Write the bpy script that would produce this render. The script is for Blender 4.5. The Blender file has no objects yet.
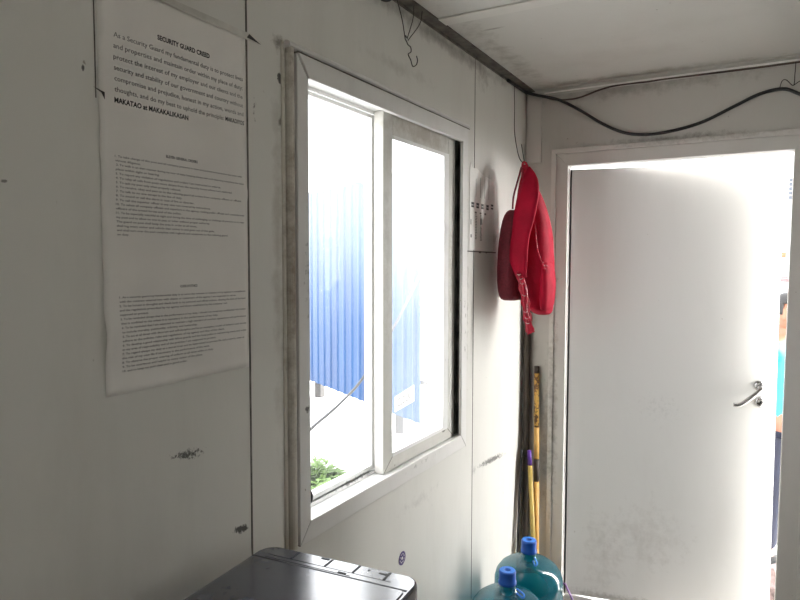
import bpy, bmesh, math, random
from mathutils import Vector, Matrix
random.seed(7)
PI = math.pi
C = bpy.context.scene.collection
SC = bpy.context.scene

# ------------------------------------------------------------------ camera, sky, sun, exposure
cam = bpy.data.cameras.new('camera'); camo = bpy.data.objects.new('camera', cam); C.objects.link(camo)
SC.camera = camo
camo.location = (1.0, 0.0, 1.6)
cam.sensor_width = 36.0; cam.lens = 648.4 * 36 / 800; cam.clip_start = 0.02; cam.clip_end = 300
camo.rotation_mode = 'QUATERNION'
_yaw, _pit, _rol = math.radians(29.36), math.radians(3.26), math.radians(0.08)
fw0 = Vector((-math.sin(_yaw), math.cos(_yaw), 0)); rt0 = Vector((math.cos(_yaw), math.sin(_yaw), 0)); up0 = Vector((0, 0, 1))
fw = fw0 * math.cos(_pit) - up0 * math.sin(_pit); up = up0 * math.cos(_pit) + fw0 * math.sin(_pit)
rt = rt0 * math.cos(_rol) + up * math.sin(_rol); up = up * math.cos(_rol) - rt0 * math.sin(_rol)
camo.rotation_quaternion = Matrix((rt, up, -fw)).transposed().to_quaternion()

SKY = 2.6
w = bpy.data.worlds.new('world'); SC.world = w; w.use_nodes = True
nt = w.node_tree; nt.nodes.clear()
out = nt.nodes.new('ShaderNodeOutputWorld'); bg = nt.nodes.new('ShaderNodeBackground')
tc = nt.nodes.new('ShaderNodeTexCoord'); sp = nt.nodes.new('ShaderNodeSeparateXYZ'); cr = nt.nodes.new('ShaderNodeValToRGB')
nt.links.new(tc.outputs['Generated'], sp.inputs[0]); nt.links.new(sp.outputs['Z'], cr.inputs[0])
cr.color_ramp.elements[0].color = (0.93, 0.96, 1, 1); cr.color_ramp.elements[1].color = (0.98, 0.99, 1, 1)
nt.links.new(cr.outputs[0], bg.inputs[0]); bg.inputs[1].default_value = SKY
nt.links.new(bg.outputs[0], out.inputs[0])

sun = bpy.data.lights.new('sun', 'SUN'); suno = bpy.data.objects.new('sun', sun); C.objects.link(suno)
sun.energy = 20.0; sun.angle = math.radians(65); sun.color = (1, 0.985, 0.96)
sd = Vector((0.80, 0.54, 0.42)).normalized()      # towards the bright part of the overcast sky
suno.rotation_mode = 'QUATERNION'; suno.rotation_quaternion = sd.to_track_quat('Z', 'Y'); suno.location = (3, 5, 4)

def portal(loc, rot, sx, sy):
    l = bpy.data.lights.new('portal', 'AREA'); l.shape = 'RECTANGLE'; l.size = sx; l.size_y = sy; l.energy = 0
    l.cycles.is_portal = True
    o = bpy.data.objects.new('portal', l); C.objects.link(o); o.location = loc; o.rotation_euler = rot
portal((-0.09, 1.8, 1.5), (0, -PI / 2, 0), 1.15, 1.0)
portal((0.64, 3.9, 1.1), (-PI / 2, 0, 0), 3.0, 3.0)
portal((2.44, -0.8, 1.35), (0, PI / 2, 0), .5, .6)
SC.view_settings.view_transform = 'Standard'; SC.view_settings.look = 'None'
SC.view_settings.exposure = 1.17; SC.view_settings.gamma = 1.0; SC.view_settings.use_curve_mapping = False
SC.cycles.max_bounces = 14; SC.cycles.diffuse_bounces = 8; SC.cycles.transparent_max_bounces = 16
SC.cycles.sample_clamp_indirect = 6.0; SC.cycles.caustics_reflective = False; SC.cycles.caustics_refractive = False

# ------------------------------------------------------------------ materials
def nmat(name):
    m = bpy.data.materials.new(name); m.use_nodes = True
    return m, m.node_tree, m.node_tree.nodes['Principled BSDF']

def mat(name, col, rough=0.5, metal=0.0, var=0.06, scale=8.0, bump=0.0, bscale=60.0, spec=0.5, trans=0.0, coat=0.0, sub=0):
    """procedural: base colour broken up by noise, optional bump"""
    m, t, b = nmat(name)
    L = t.links.new
    co = t.nodes.new('ShaderNodeTexCoord')
    n = t.nodes.new('ShaderNodeTexNoise'); n.inputs['Scale'].default_value = scale; n.inputs['Detail'].default_value = 6
    L(co.outputs['Object'], n.inputs['Vector'])
    r = t.nodes.new('ShaderNodeValToRGB')
    r.color_ramp.elements[0].position = 0.3; r.color_ramp.elements[1].position = 0.7
    r.color_ramp.elements[0].color = tuple(c * (1 - var) for c in col) + (1,)
    r.color_ramp.elements[1].color = tuple(min(1, c * (1 + var)) for c in col) + (1,)
    L(n.outputs['Fac'], r.inputs[0]); L(r.outputs[0], b.inputs['Base Color'])
    b.inputs['Roughness'].default_value = rough; b.inputs['Metallic'].default_value = metal
    b.inputs['Specular IOR Level'].default_value = spec
    b.inputs['Transmission Weight'].default_value = trans; b.inputs['Coat Weight'].default_value = coat
    if bump:
        n2 = t.nodes.new('ShaderNodeTexNoise'); n2.inputs['Scale'].default_value = bscale; n2.inputs['Detail'].default_value = 4
        L(co.outputs['Object'], n2.inputs['Vector'])
        bp = t.nodes.new('ShaderNodeBump'); bp.inputs['Strength'].default_value = bump; bp.inputs['Distance'].default_value = 0.01
        L(n2.outputs['Fac'], bp.inputs['Height']); L(bp.outputs[0], b.inputs['Normal'])
    return m

def stained(name, col, stains, rough=0.45, grime=(0.20, 0.17, 0.13), gen=0.35, genscale=(3.0, 3.0, 0.8), speck=True, bump=0.05):
    """painted surface + general dirt + local stains (centre, radii, noise scale, threshold, strength) in object space"""
    m, t, b = nmat(name); L = t.links.new; N = t.nodes.new
    co = N('ShaderNodeTexCoord')
    base = N('ShaderNodeRGB'); base.outputs[0].default_value = (*col, 1)
    cur = base.outputs[0]
    def mixcol(fac, c2):
        nonlocal cur
        mx = N('ShaderNodeMix'); mx.data_type = 'RGBA'; L(fac, mx.inputs[0]); L(cur, mx.inputs[6]); mx.inputs[7].default_value = (*c2, 1)
        cur = mx.outputs[2]
    def math_(op, a, b_=None, clamp=False):
        k = N('ShaderNodeMath'); k.operation = op; k.use_clamp = clamp
        for i, v in enumerate((a, b_)):
            if v is None: continue
            if isinstance(v, (int, float)): k.inputs[i].default_value = v
            else: L(v, k.inputs[i])
        return k.outputs[0]
    mp = N('ShaderNodeMapping'); mp.inputs['Scale'].default_value = genscale; L(co.outputs['Object'], mp.inputs[0])
    n = N('ShaderNodeTexNoise'); n.inputs['Scale'].default_value = 1.6; n.inputs['Detail'].default_value = 8; n.inputs['Roughness'].default_value = 0.65
    L(mp.outputs[0], n.inputs['Vector'])
    mr = N('ShaderNodeMapRange'); mr.inputs[1].default_value = 0.5; mr.inputs[2].default_value = 0.8; mr.inputs[4].default_value = gen
    L(n.outputs['Fac'], mr.inputs[0]); mixcol(mr.outputs[0], tuple(0.5 * c + 0.5 * g for c, g in zip(col, grime)))
    if speck:
        n = N('ShaderNodeTexNoise'); n.inputs['Scale'].default_value = 38; n.inputs['Detail'].default_value = 2
        L(co.outputs['Object'], n.inputs['Vector'])
        mr = N('ShaderNodeMapRange'); mr.inputs[1].default_value = 0.765; mr.inputs[2].default_value = 0.80; mr.inputs[4].default_value = 0.7
        L(n.outputs['Fac'], mr.inputs[0]); mixcol(mr.outputs[0], grime)
    nn = {}
    for cen, rad, ns, th, st, *cc in stains:
        s = N('ShaderNodeVectorMath'); s.operation = 'SUBTRACT'; L(co.outputs['Object'], s.inputs[0]); s.inputs[1].default_value = cen
        if len(cc) > 1:   # rotated about x
            rr = N('ShaderNodeVectorRotate'); rr.rotation_type = 'X_AXIS'; rr.inputs['Angle'].default_value = cc[1]; L(s.outputs[0], rr.inputs[0]); so = rr.outputs[0]
        else: so = s.outputs[0]
        d = N('ShaderNodeVectorMath'); d.operation = 'DIVIDE'; L(so, d.inputs[0]); d.inputs[1].default_value = rad
        ln = N('ShaderNodeVectorMath'); ln.operation = 'LENGTH'; L(d.outputs[0], ln.inputs[0])
        fall = math_('SUBTRACT', 1.0, ln.outputs['Value'], True)
        if ns not in nn:
            q = N('ShaderNodeTexNoise'); q.inputs['Scale'].default_value = ns; q.inputs['Detail'].default_value = 6; q.inputs['Roughness'].default_value = 0.7
            L(co.outputs['Object'], q.inputs['Vector']); nn[ns] = q.outputs['Fac']
        v = math_('ADD', math_('MULTIPLY', fall, 0.5), nn[ns])
        mr = N('ShaderNodeMapRange'); big = cc[0] is not DK if cc else True
        mr.inputs[1].default_value = th + (0.08 if big else 0.0); mr.inputs[2].default_value = th + (0.40 if big else 0.12); mr.inputs[4].default_value = st * (0.8 if big else 1)
        L(v, mr.inputs[0])
        gate = math_('MULTIPLY', mr.outputs[0], math_('MULTIPLY', fall, 6.0, True))
        mixcol(gate, cc[0] if cc and cc[0] else grime)
    L(cur, b.inputs['Base Color']); b.inputs['Roughness'].default_value = rough
    if bump:
        n2 = N('ShaderNodeTexNoise'); n2.inputs['Scale'].default_value = 14; n2.inputs['Detail'].default_value = 3
        L(co.outputs['Object'], n2.inputs['Vector'])
        bp = N('ShaderNodeBump'); bp.inputs['Strength'].default_value = bump; bp.inputs['Distance'].default_value = 0.01
        L(n2.outputs['Fac'], bp.inputs['Height']); L(bp.outputs[0], b.inputs['Normal'])
    return m

DK = (0.05, 0.045, 0.04)
M = {}
M['wall_left'] = stained('wall_left_paint', (0.66, 0.65, 0.61), [
    ((0, 0.910, 1.216), (1, 0.095, 0.022), 130, 0.80, 0.9, DK, 0.12),
    ((0, 1.057, 1.008), (1, 0.030, 0.013), 90, 0.62, 0.95, DK, 0.2),
    ((0, 2.58, 0.757), (1, 0.26, 0.022), 90, 0.72, 0.85, DK, 0.077),
    ((0, 2.39, 0.765), (1, 0.03, 0.04), 50, 0.62, 0.8, (0.2, 0.19, 0.18)),
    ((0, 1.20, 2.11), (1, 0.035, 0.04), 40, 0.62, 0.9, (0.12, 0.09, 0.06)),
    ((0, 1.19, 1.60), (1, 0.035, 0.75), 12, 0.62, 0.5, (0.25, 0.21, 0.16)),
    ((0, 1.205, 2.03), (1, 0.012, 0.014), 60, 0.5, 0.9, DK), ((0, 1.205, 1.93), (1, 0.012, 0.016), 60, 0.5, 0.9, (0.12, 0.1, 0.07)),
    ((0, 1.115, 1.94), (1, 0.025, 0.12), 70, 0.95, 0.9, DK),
    ((0, 0.565, 1.722), (1, 0.012, 0.006), 50, 0.75, 0.7, DK),
    ((0, 0.70, 1.925), (1, 0.005, 0.012), 70, 0.75, 0.9, DK),
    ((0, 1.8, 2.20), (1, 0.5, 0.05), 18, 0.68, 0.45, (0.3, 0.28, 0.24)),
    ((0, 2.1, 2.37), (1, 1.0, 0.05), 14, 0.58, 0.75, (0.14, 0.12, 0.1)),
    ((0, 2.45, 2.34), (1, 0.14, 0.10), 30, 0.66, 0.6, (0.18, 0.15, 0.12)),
    ((0, 1.9, 0.80), (1, 0.4, 0.06), 30, 0.76, 0.5, (0.3, 0.28, 0.26)),
    ((0, 2.31, 1.45), (1, 0.03, 0.6), 40, 0.74, 0.8, (0.2, 0.18, 0.16)),
], gen=0.30)
M['wall_end'] = stained('wall_end_paint', (0.54, 0.525, 0.49), [
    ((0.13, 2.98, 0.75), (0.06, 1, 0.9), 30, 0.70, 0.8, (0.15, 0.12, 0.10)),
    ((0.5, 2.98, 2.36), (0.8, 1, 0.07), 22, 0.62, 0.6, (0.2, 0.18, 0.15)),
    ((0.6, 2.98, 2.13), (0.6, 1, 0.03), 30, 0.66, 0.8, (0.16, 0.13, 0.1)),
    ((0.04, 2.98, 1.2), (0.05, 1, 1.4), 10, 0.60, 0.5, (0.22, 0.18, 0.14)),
], gen=0.4)
M['ceiling'] = stained('ceiling_paint', (0.58, 0.57, 0.535), [
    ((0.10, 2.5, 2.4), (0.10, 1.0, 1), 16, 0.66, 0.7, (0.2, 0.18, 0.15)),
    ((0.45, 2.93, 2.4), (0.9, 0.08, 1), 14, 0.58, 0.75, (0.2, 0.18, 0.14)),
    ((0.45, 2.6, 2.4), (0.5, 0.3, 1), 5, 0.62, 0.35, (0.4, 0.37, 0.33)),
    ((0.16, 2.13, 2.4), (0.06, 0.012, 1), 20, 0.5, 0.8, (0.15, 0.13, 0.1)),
], gen=0.35, genscale=(1, 1, 1))
M['plain'] = stained('room_paint', (0.66, 0.65, 0.61), [], gen=0.3)
M['door'] = stained('door_paint', (0.66, 0.66, 0.65), [
    ((0.35, 0, 0.35), (0.45, 1, 0.40), 22, 0.74, 0.5, (0.35, 0.33, 0.31)),
    ((0.16, 0, 0.25), (0.2, 1, 0.5), 24, 0.72, 0.45, (0.3, 0.28, 0.27)),
    ((0.2, 0, 0.04), (0.4, 1, 0.04), 40, 0.60, 0.7, (0.2, 0.18, 0.16)),
    ((0.4, 0, 0.95), (0.5, 1, 0.3), 60, 0.86, 0.5, (0.3, 0.3, 0.3)),
], gen=0.18, rough=0.4)
M['frame'] = stained('door_frame_paint', (0.62, 0.60, 0.57), [
    ((0.15, 2.97, 0.9), (0.05, 1, 1.1), 26, 0.70, 0.75, (0.16, 0.13, 0.1)),
    ((0.7, 2.97, 2.115), (0.7, 1, 0.03), 40, 0.66, 0.6, (0.2, 0.17, 0.14)),
], gen=0.35)
M['casing'] = stained('casing_paint', (0.70, 0.69, 0.67), [
    ((0, 1.285, 1.235), (1, 0.02, 0.014), 130, 0.72, 0.9, DK),
    ((0, 1.29, 1.6), (1, 0.06, 0.9), 60, 0.98, 0.6, DK),
    ((0, 1.9, 0.93), (1, 0.6, 0.05), 60, 1.0, 0.6, DK),
    ((0, 2.26, 1.4), (1, 0.05, 0.8), 50, 0.97, 0.6, DK),
], gen=0.3, genscale=(3, 6, 2))
M['moulding'] = stained('moulding_paint', (0.58, 0.55, 0.49), [
    ((0, 1.24, 1.6), (1, 0.06, 0.9), 18, 0.66, 0.9, (0.17, 0.12, 0.07)),
    ((0, 1.26, 2.10), (1, 0.08, 0.06), 40, 0.60, 0.9, (0.1, 0.06, 0.03)),
    ((0, 1.8, 2.125), (1, 0.6, 0.02), 40, 0.68, 0.8, (0.16, 0.12, 0.08)),
], gen=0.45, genscale=(4, 4, 3))
M['sash'] = stained('sash_paint', (0.60, 0.59, 0.55), [
    ((-0.02, 1.95, 2.03), (1, 0.35, 0.05), 25, 0.52, 0.7, (0.28, 0.23, 0.17)),
    ((-0.02, 1.73, 1.6), (1, 0.05, 0.6), 30, 0.66, 0.5, (0.3, 0.26, 0.2)),
    ((-0.02, 2.2, 1.5), (1, 0.06, 0.6), 30, 0.66, 0.6, (0.25, 0.22, 0.17)),
    ((-0.02, 2.14, 0.995), (1, 0.03, 0.02), 60, 0.5, 0.9, DK),
], gen=0.5)
M['sash_white'] = stained('outer_sash_paint', (0.78, 0.78, 0.77), [((-0.06, 1.6, 0.95), (1, 0.4, 0.02), 60, 0.86, 0.7, DK)], gen=0.2)
M['track'] = mat('track_dirt_and_shade', (0.15, 0.145, 0.13), 0.7, var=0.5, scale=25)
M['rubber'] = mat('black_rubber', (0.02, 0.02, 0.02), 0.6, var=0.2)
M['latch'] = mat('dark_grey_latch', (0.07, 0.07, 0.08), 0.5, var=0.2)
M['seam'] = mat('panel_seam_dirt', (0.13, 0.12, 0.105), 0.8, var=0.5, scale=30)
M['steel_angle'] = mat('grimy_steel', (0.12, 0.105, 0.09), 0.65, var=0.55, scale=18, bump=0.3)
M['strip'] = stained('ceiling_strip_paint', (0.62, 0.61, 0.57), [], gen=0.4)
M['floor'] = mat('floor_vinyl', (0.30, 0.27, 0.24), 0.5, var=0.25, scale=6, bump=0.1)
M['paper'] = mat('poster_paper', (0.76, 0.735, 0.70), 0.5, var=0.05, scale=5, bump=0.12, bscale=9)
M['paper2'] = mat('notice_paper', (0.80, 0.79, 0.76), 0.6, var=0.06, scale=12)
M['ink'] = mat('grey_ink', (0.19, 0.185, 0.18), 0.7, var=0.2)
M['ink_bold'] = mat('black_ink', (0.06, 0.06, 0.06), 0.7, var=0.2)
M['tape'] = mat('adhesive_tape', (0.56, 0.54, 0.50), 0.3, var=0.2, scale=20)
M['dark_tape'] = mat('dark_tape', (0.05, 0.045, 0.04), 0.6, var=0.3)
M['chrome'] = mat('chrome', (0.55, 0.55, 0.55), 0.18, metal=1.0, var=0.05)
M['black'] = mat('black_plastic', (0.020, 0.028, 0.055), 0.24, var=0.3, scale=10, bump=0.05, bscale=30, spec=1.0, coat=1.0)  # blue in the base colour stands in for the reflected fence
M['black'].node_tree.nodes['Principled BSDF'].inputs['Coat Roughness'].default_value = 0.16
_b = M['black'].node_tree; _n = _b.nodes.new('ShaderNodeTexNoise'); _n.inputs['Scale'].default_value = 14; _n.inputs['Detail'].default_value = 8; _n.inputs['Roughness'].default_value = .7
_c = _b.nodes.new('ShaderNodeTexCoord'); _b.links.new(_c.outputs['Object'], _n.inputs['Vector'])
_r = _b.nodes.new('ShaderNodeMapRange'); _r.inputs[1].default_value = .35; _r.inputs[2].default_value = .65; _r.inputs[3].default_value = .17; _r.inputs[4].default_value = .30
_b.links.new(_n.outputs['Fac'], _r.inputs[0]); _b.links.new(_r.outputs[0], _b.nodes['Principled BSDF'].inputs['Roughness'])
M['black_groove'] = mat('black_groove', (0.003, 0.003, 0.004), 0.6, var=0.2)
M['red'] = mat('red_polyester', (0.40, 0.003, 0.026), 0.7, spec=0.2, var=0.15, scale=20, bump=0.25, bscale=45)
M['red_dark'] = mat('dark_red_mesh', (0.15, 0.007, 0.018), 0.7, var=0.25, scale=120, bump=0.3, bscale=160)
M['red_shiny'] = mat('red_webbing', (0.42, 0.008, 0.030), 0.25, var=0.2, scale=60, bump=0.5, bscale=70)
M['pale_print'] = mat('pale_print', (0.75, 0.62, 0.64), 0.4, var=0.1)
M['wire'] = mat('rusty_wire', (0.035, 0.028, 0.024), 0.6, metal=0.3, var=0.3)
M['cable'] = mat('black_cable', (0.018, 0.017, 0.017), 0.45, var=0.2)
M['brown_cable'] = mat('brown_cable', (0.09, 0.07, 0.055), 0.6, var=0.3)
M['bright_edge_white'] = mat('bright_edge_white', (0.90, 0.88, 0.85), 0.4, var=0.1)
M['grey_cable'] = mat('grey_cable', (0.03, 0.03, 0.034), 0.5, var=0.2)
M['purple'] = mat('purple_plastic', (0.11, 0.03, 0.30), 0.45, var=0.2)
M['purple_cord'] = mat('purple_cord', (0.22, 0.12, 0.30), 0.5, var=0.3)
M['cap'] = mat('blue_cap', (0.008, 0.09, 0.45), 0.35, var=0.08)
M['cap_light'] = mat('light_blue_cap', (0.05, 0.24, 0.78), 0.4, var=0.08)
M['table'] = mat('table_wood', (0.25, 0.16, 0.09), 0.5, var=0.3, scale=12)
M['ground'] = mat('outside_concrete', (0.58, 0.57, 0.55), 0.85, var=0.18, scale=1.5, bump=0.4, bscale=12)
M['kerb'] = mat('kerb_concrete', (0.45, 0.43, 0.40), 0.9, var=0.3, scale=9, bump=0.5)
M['post'] = mat('post_wood', (0.035, 0.032, 0.03), 0.8, var=0.3)
M['render'] = mat('white_render', (0.75, 0.75, 0.75), 0.8, var=0.06)
M['louvre'] = mat('grey_glass_louvre', (0.09, 0.10, 0.12), 0.3, var=0.3)
M['leaf_green'] = mat('weed_leaf', (0.10, 0.17, 0.04), 0.55, var=0.35, scale=4)
M['skin'] = mat('skin', (0.27, 0.115, 0.07), 0.5, var=0.05)
M['hair'] = mat('black_hair', (0.012, 0.010, 0.010), 0.5, var=0.3, scale=60)
M['shirt'] = mat('light_blue_shirt', (0.04, 0.34, 0.48), 0.8, var=0.12, scale=14)
M['stripe'] = mat('pale_stripe', (0.70, 0.80, 0.82), 0.8, var=0.05)
M['pants'] = mat('navy_trousers', (0.010, 0.012, 0.028), 0.8, var=0.2, scale=20)
M['lanyard'] = mat('dark_lanyard', (0.02, 0.03, 0.07), 0.7)
M['stone'] = mat('rubble_stone', (0.15, 0.11, 0.105), 0.9, var=0.5, scale=25, bump=0.6)
M['orange'] = mat('orange_sign', (0.20, 0.12, 0.06), 0.6, var=0.4, scale=40)
M['pink'] = mat('pink_sign', (0.22, 0.13, 0.13), 0.6, var=0.3, scale=30)

def fence_mat():
    m, t, b = nmat('blue_sheet_metal'); L = t.links.new; N = t.nodes.new
    co = N('ShaderNodeTexCoord'); mp = N('ShaderNodeMapping'); mp.inputs['Scale'].default_value = (6, 6, 0.5)
    L(co.outputs['Object'], mp.inputs[0])
    n = N('ShaderNodeTexNoise'); n.inputs['Scale'].default_value = 1.5; n.inputs['Detail'].default_value = 6; L(mp.outputs[0], n.inputs['Vector'])
    r = N('ShaderNodeValToRGB'); r.color_ramp.elements[0].position = 0.35; r.color_ramp.elements[1].position = 0.75
    r.color_ramp.elements[0].color = (0.006, 0.038, 0.12, 1); r.color_ramp.elements[1].color = (0.011, 0.060, 0.17, 1)
    L(n.outputs['Fac'], r.inputs[0]); L(r.outputs[0], b.inputs['Base Color'])
    b.inputs['Roughness'].default_value = 0.4; b.inputs['Specular IOR Level'].default_value = 0.15
    return m
M['fence'] = fence_mat()
def paper_translucent():
    m, t, b = nmat('translucent_sticker_paper'); L = t.links.new; N = t.nodes.new
    tl = N('ShaderNodeBsdfTranslucent'); tl.inputs[0].default_value = (.9, .9, .88, 1); mx = N('ShaderNodeMixShader'); mx.inputs[0].default_value = .6
    n = N('ShaderNodeTexNoise'); n.inputs['Scale'].default_value = 20; r = N('ShaderNodeValToRGB'); r.color_ramp.elements[0].color = (.8, .8, .78, 1); r.color_ramp.elements[1].color = (.9, .9, .88, 1)
    L(n.outputs['Fac'], r.inputs[0]); L(r.outputs[0], b.inputs['Base Color'])
    o = t.nodes['Material Output']; L(b.outputs[0], mx.inputs[1]); L(tl.outputs[0], mx.inputs[2]); L(mx.outputs[0], o.inputs[0]); return m
M['sticker'] = paper_translucent()

def glass(name, haze, haze_top=None, tint=(1, 1, 1)):
    m = bpy.data.materials.new(name); m.use_nodes = True; t = m.node_tree; t.nodes.clear(); N = t.nodes.new; L = t.links.new
    o = N('ShaderNodeOutputMaterial'); tr = N('ShaderNodeBsdfTransparent'); tr.inputs[0].default_value = (*tint, 1)
    gl = N('ShaderNodeBsdfGlossy'); gl.inputs['Roughness'].default_value = 0.03
    lw = N('ShaderNodeLayerWeight'); lw.inputs[0].default_value = 0.12; fr = N('ShaderNodeMath'); fr.operation = 'MULTIPLY'; L(lw.outputs['Facing'], fr.inputs[0]); fr.inputs[1].default_value = 0.012
    m1 = N('ShaderNodeMixShader'); L(fr.outputs[0], m1.inputs[0]); L(tr.outputs[0], m1.inputs[1]); L(gl.outputs[0], m1.inputs[2])
    tl = N('ShaderNodeBsdfTranslucent'); tl.inputs[0].default_value = (0.95, 0.96, 0.97, 1)
    co = N('ShaderNodeTexCoord'); n = N('ShaderNodeTexNoise'); n.inputs['Scale'].default_value = 3; n.inputs['Detail'].default_value = 5
    L(co.outputs['Object'], n.inputs['Vector'])
    mr = N('ShaderNodeMapRange'); mr.inputs[1].default_value = 0.3; mr.inputs[2].default_value = 0.7
    mr.inputs[3].default_value = haze * 0.9; mr.inputs[4].default_value = haze * 1.1; L(n.outputs['Fac'], mr.inputs[0])
    m2 = N('ShaderNodeMixShader'); 
    if haze_top is not None:      # lens veil put into the pane, whiter towards the top
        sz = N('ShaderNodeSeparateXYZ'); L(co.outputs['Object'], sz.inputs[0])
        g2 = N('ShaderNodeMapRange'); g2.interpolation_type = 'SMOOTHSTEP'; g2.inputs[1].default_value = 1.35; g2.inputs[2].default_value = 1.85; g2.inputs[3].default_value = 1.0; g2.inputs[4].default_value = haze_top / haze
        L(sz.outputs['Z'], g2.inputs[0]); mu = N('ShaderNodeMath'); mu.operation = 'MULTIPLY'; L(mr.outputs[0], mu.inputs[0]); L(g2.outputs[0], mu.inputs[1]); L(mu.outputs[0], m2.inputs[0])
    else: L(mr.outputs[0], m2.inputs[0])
    L(m1.outputs[0], m2.inputs[1]); L(tl.outputs[0], m2.inputs[2])
    L(m2.outputs[0], o.inputs[0])
    return m
M['glass_added'] = glass('added_window_glass', 0.02)
M['glass'] = glass('clear_veiled_glass', 0.010, 0.09)
M['glass_dirty'] = glass('dusty_veiled_glass', 0.065, 0.15)  # even dust, plus the painted veil towards the top

def bottle_mat():
    m = bpy.data.materials.new('teal_translucent_plastic'); m.use_nodes = True; t = m.node_tree; t.nodes.clear(); N = t.nodes.new; L = t.links.new
    o = N('ShaderNodeOutputMaterial')
    tr = N('ShaderNodeBsdfTransparent'); tr.inputs[0].default_value = (0.12, 0.62, 0.72, 1)
    co = N('ShaderNodeTexCoord'); n = N('ShaderNodeTexNoise'); n.inputs['Scale'].default_value = 9; L(co.outputs['Object'], n.inputs['Vector'])
    r = N('ShaderNodeValToRGB'); r.color_ramp.elements[0].color = (0.008, 0.18, 0.25, 1); r.color_ramp.elements[1].color = (0.02, 0.27, 0.34, 1)
    L(n.outputs['Fac'], r.inputs[0])
    df = N('ShaderNodeBsdfDiffuse'); tl = N('ShaderNodeBsdfTranslucent'); L(r.outputs[0], df.inputs[0]); L(r.outputs[0], tl.inputs[0])
    a = N('ShaderNodeMixShader'); a.inputs[0].default_value = 0.5; L(df.outputs[0], a.inputs[1]); L(tl.outputs[0], a.inputs[2])
    b = N('ShaderNodeMixShader'); b.inputs[0].default_value = 0.52; L(tr.outputs[0], b.inputs[1]); L(a.outputs[0], b.inputs[2])
    gl = N('ShaderNodeBsdfGlossy'); gl.inputs['Roughness'].default_value = 0.12
    lw = N('ShaderNodeLayerWeight'); lw.inputs[0].default_value = 0.35; fr = N('ShaderNodeMath'); fr.operation = 'MULTIPLY'; L(lw.outputs['Facing'], fr.inputs[0]); fr.inputs[1].default_value = 0.5
    c = N('ShaderNodeMixShader'); L(fr.outputs[0], c.inputs[0]); L(b.outputs[0], c.inputs[1]); L(gl.outputs[0], c.inputs[2])
    L(c.outputs[0], o.inputs[0]); return m
M['bottle'] = bottle_mat()

def bamboo_mat():
    m, t, b = nmat('yellow_patterned_handle'); L = t.links.new; N = t.nodes.new
    co = N('ShaderNodeTexCoord'); sx = N('ShaderNodeSeparateXYZ'); L(co.outputs['Object'], sx.inputs[0])
    n = N('ShaderNodeTexNoise'); n.inputs['Scale'].default_value = 70; n.inputs['Detail'].default_value = 3; L(co.outputs['Object'], n.inputs['Vector'])
    r = N('ShaderNodeValToRGB'); r.color_ramp.interpolation = 'CONSTANT'
    r.color_ramp.elements[0].color = (0.62, 0.36, 0.08, 1); r.color_ramp.elements[1].color = (0.12, 0.05, 0.015, 1); r.color_ramp.elements[1].position = 0.52
    L(n.outputs['Fac'], r.inputs[0]); L(r.outputs[0], b.inputs['Base Color']); b.inputs['Roughness'].default_value = 0.4
    return m
M['patterned'] = bamboo_mat()
M['yellow'] = mat('yellow_handle', (0.62, 0.36, 0.10), 0.4, var=0.12, scale=30)
M['yellow_green'] = mat('yellow_green_handle', (0.50, 0.36, 0.09), 0.4, var=0.12, scale=30)
M['dark_stick'] = mat('dark_brown_wood', (0.06, 0.045, 0.035), 0.6, var=0.3, scale=20)

# ------------------------------------------------------------------ helpers
def link(name, bm, m, parent=None, smooth=False, bevel=0.0, subsurf=0):
    me = bpy.data.meshes.new(name)
    bmesh.ops.recalc_face_normals(bm, faces=bm.faces[:])
    bm.to_mesh(me); bm.free()
    if smooth:
        for p in me.polygons: p.use_smooth = True
    for mm in (m if isinstance(m, (list, tuple)) else [m]): me.materials.append(mm)
    o = bpy.data.objects.new(name, me); C.objects.link(o)
    if parent: o.parent = parent
    if bevel:
        b = o.modifiers.new('bevel', 'BEVEL'); b.width = bevel; b.segments = 2; b.limit_method = 'ANGLE'
    if subsurf:
        s = o.modifiers.new('subsurf', 'SUBSURF'); s.levels = s.render_levels = subsurf
    return o
def tag(o, label, cat, group=None, kind=None):
    o['label'] = label; o['category'] = cat
    if group: o['group'] = group
    if kind: o['kind'] = kind
    return o
def struct(o): o['kind'] = 'structure'; return o
def empty(name, loc=(0, 0, 0), rz=0.0):
    o = bpy.data.objects.new(name, None); C.objects.link(o); o.location = loc; o.rotation_euler = (0, 0, rz); o.empty_display_size = 0.05
    return o
def box(bm, a, b):
    x0, y0, z0 = a; x1, y1, z1 = b
    v = [bm.verts.new(p) for p in ((x0, y0, z0), (x1, y0, z0), (x1, y1, z0), (x0, y1, z0), (x0, y0, z1), (x1, y0, z1), (x1, y1, z1), (x0, y1, z1))]
    for f in ((0, 3, 2, 1), (4, 5, 6, 7), (0, 1, 5, 4), (1, 2, 6, 5), (2, 3, 7, 6), (3, 0, 4, 7)): bm.faces.new([v[i] for i in f])
def boxes(name, bl, m, parent=None, bevel=0.0):
    bm = bmesh.new()
    for a, b in bl: box(bm, a, b)
    return link(name, bm, m, parent, bevel=bevel)
def prism(bm, pts, axis, d0, d1):
    """pts: 2-D polygon in the two other axes (order y,z / x,z / x,y), extruded along axis"""
    def P(p, d):
        return {'x': (d, p[0], p[1]), 'y': (p[0], d, p[1]), 'z': (p[0], p[1], d)}[axis]
    a = [bm.verts.new(P(p, d0)) for p in pts]; b = [bm.verts.new(P(p, d1)) for p in pts]
    n = len(pts); bm.faces.new(a[::-1]); bm.faces.new(b)
    for i in range(n): bm.faces.new([a[i], a[(i + 1) % n], b[(i + 1) % n], b[i]])
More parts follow.
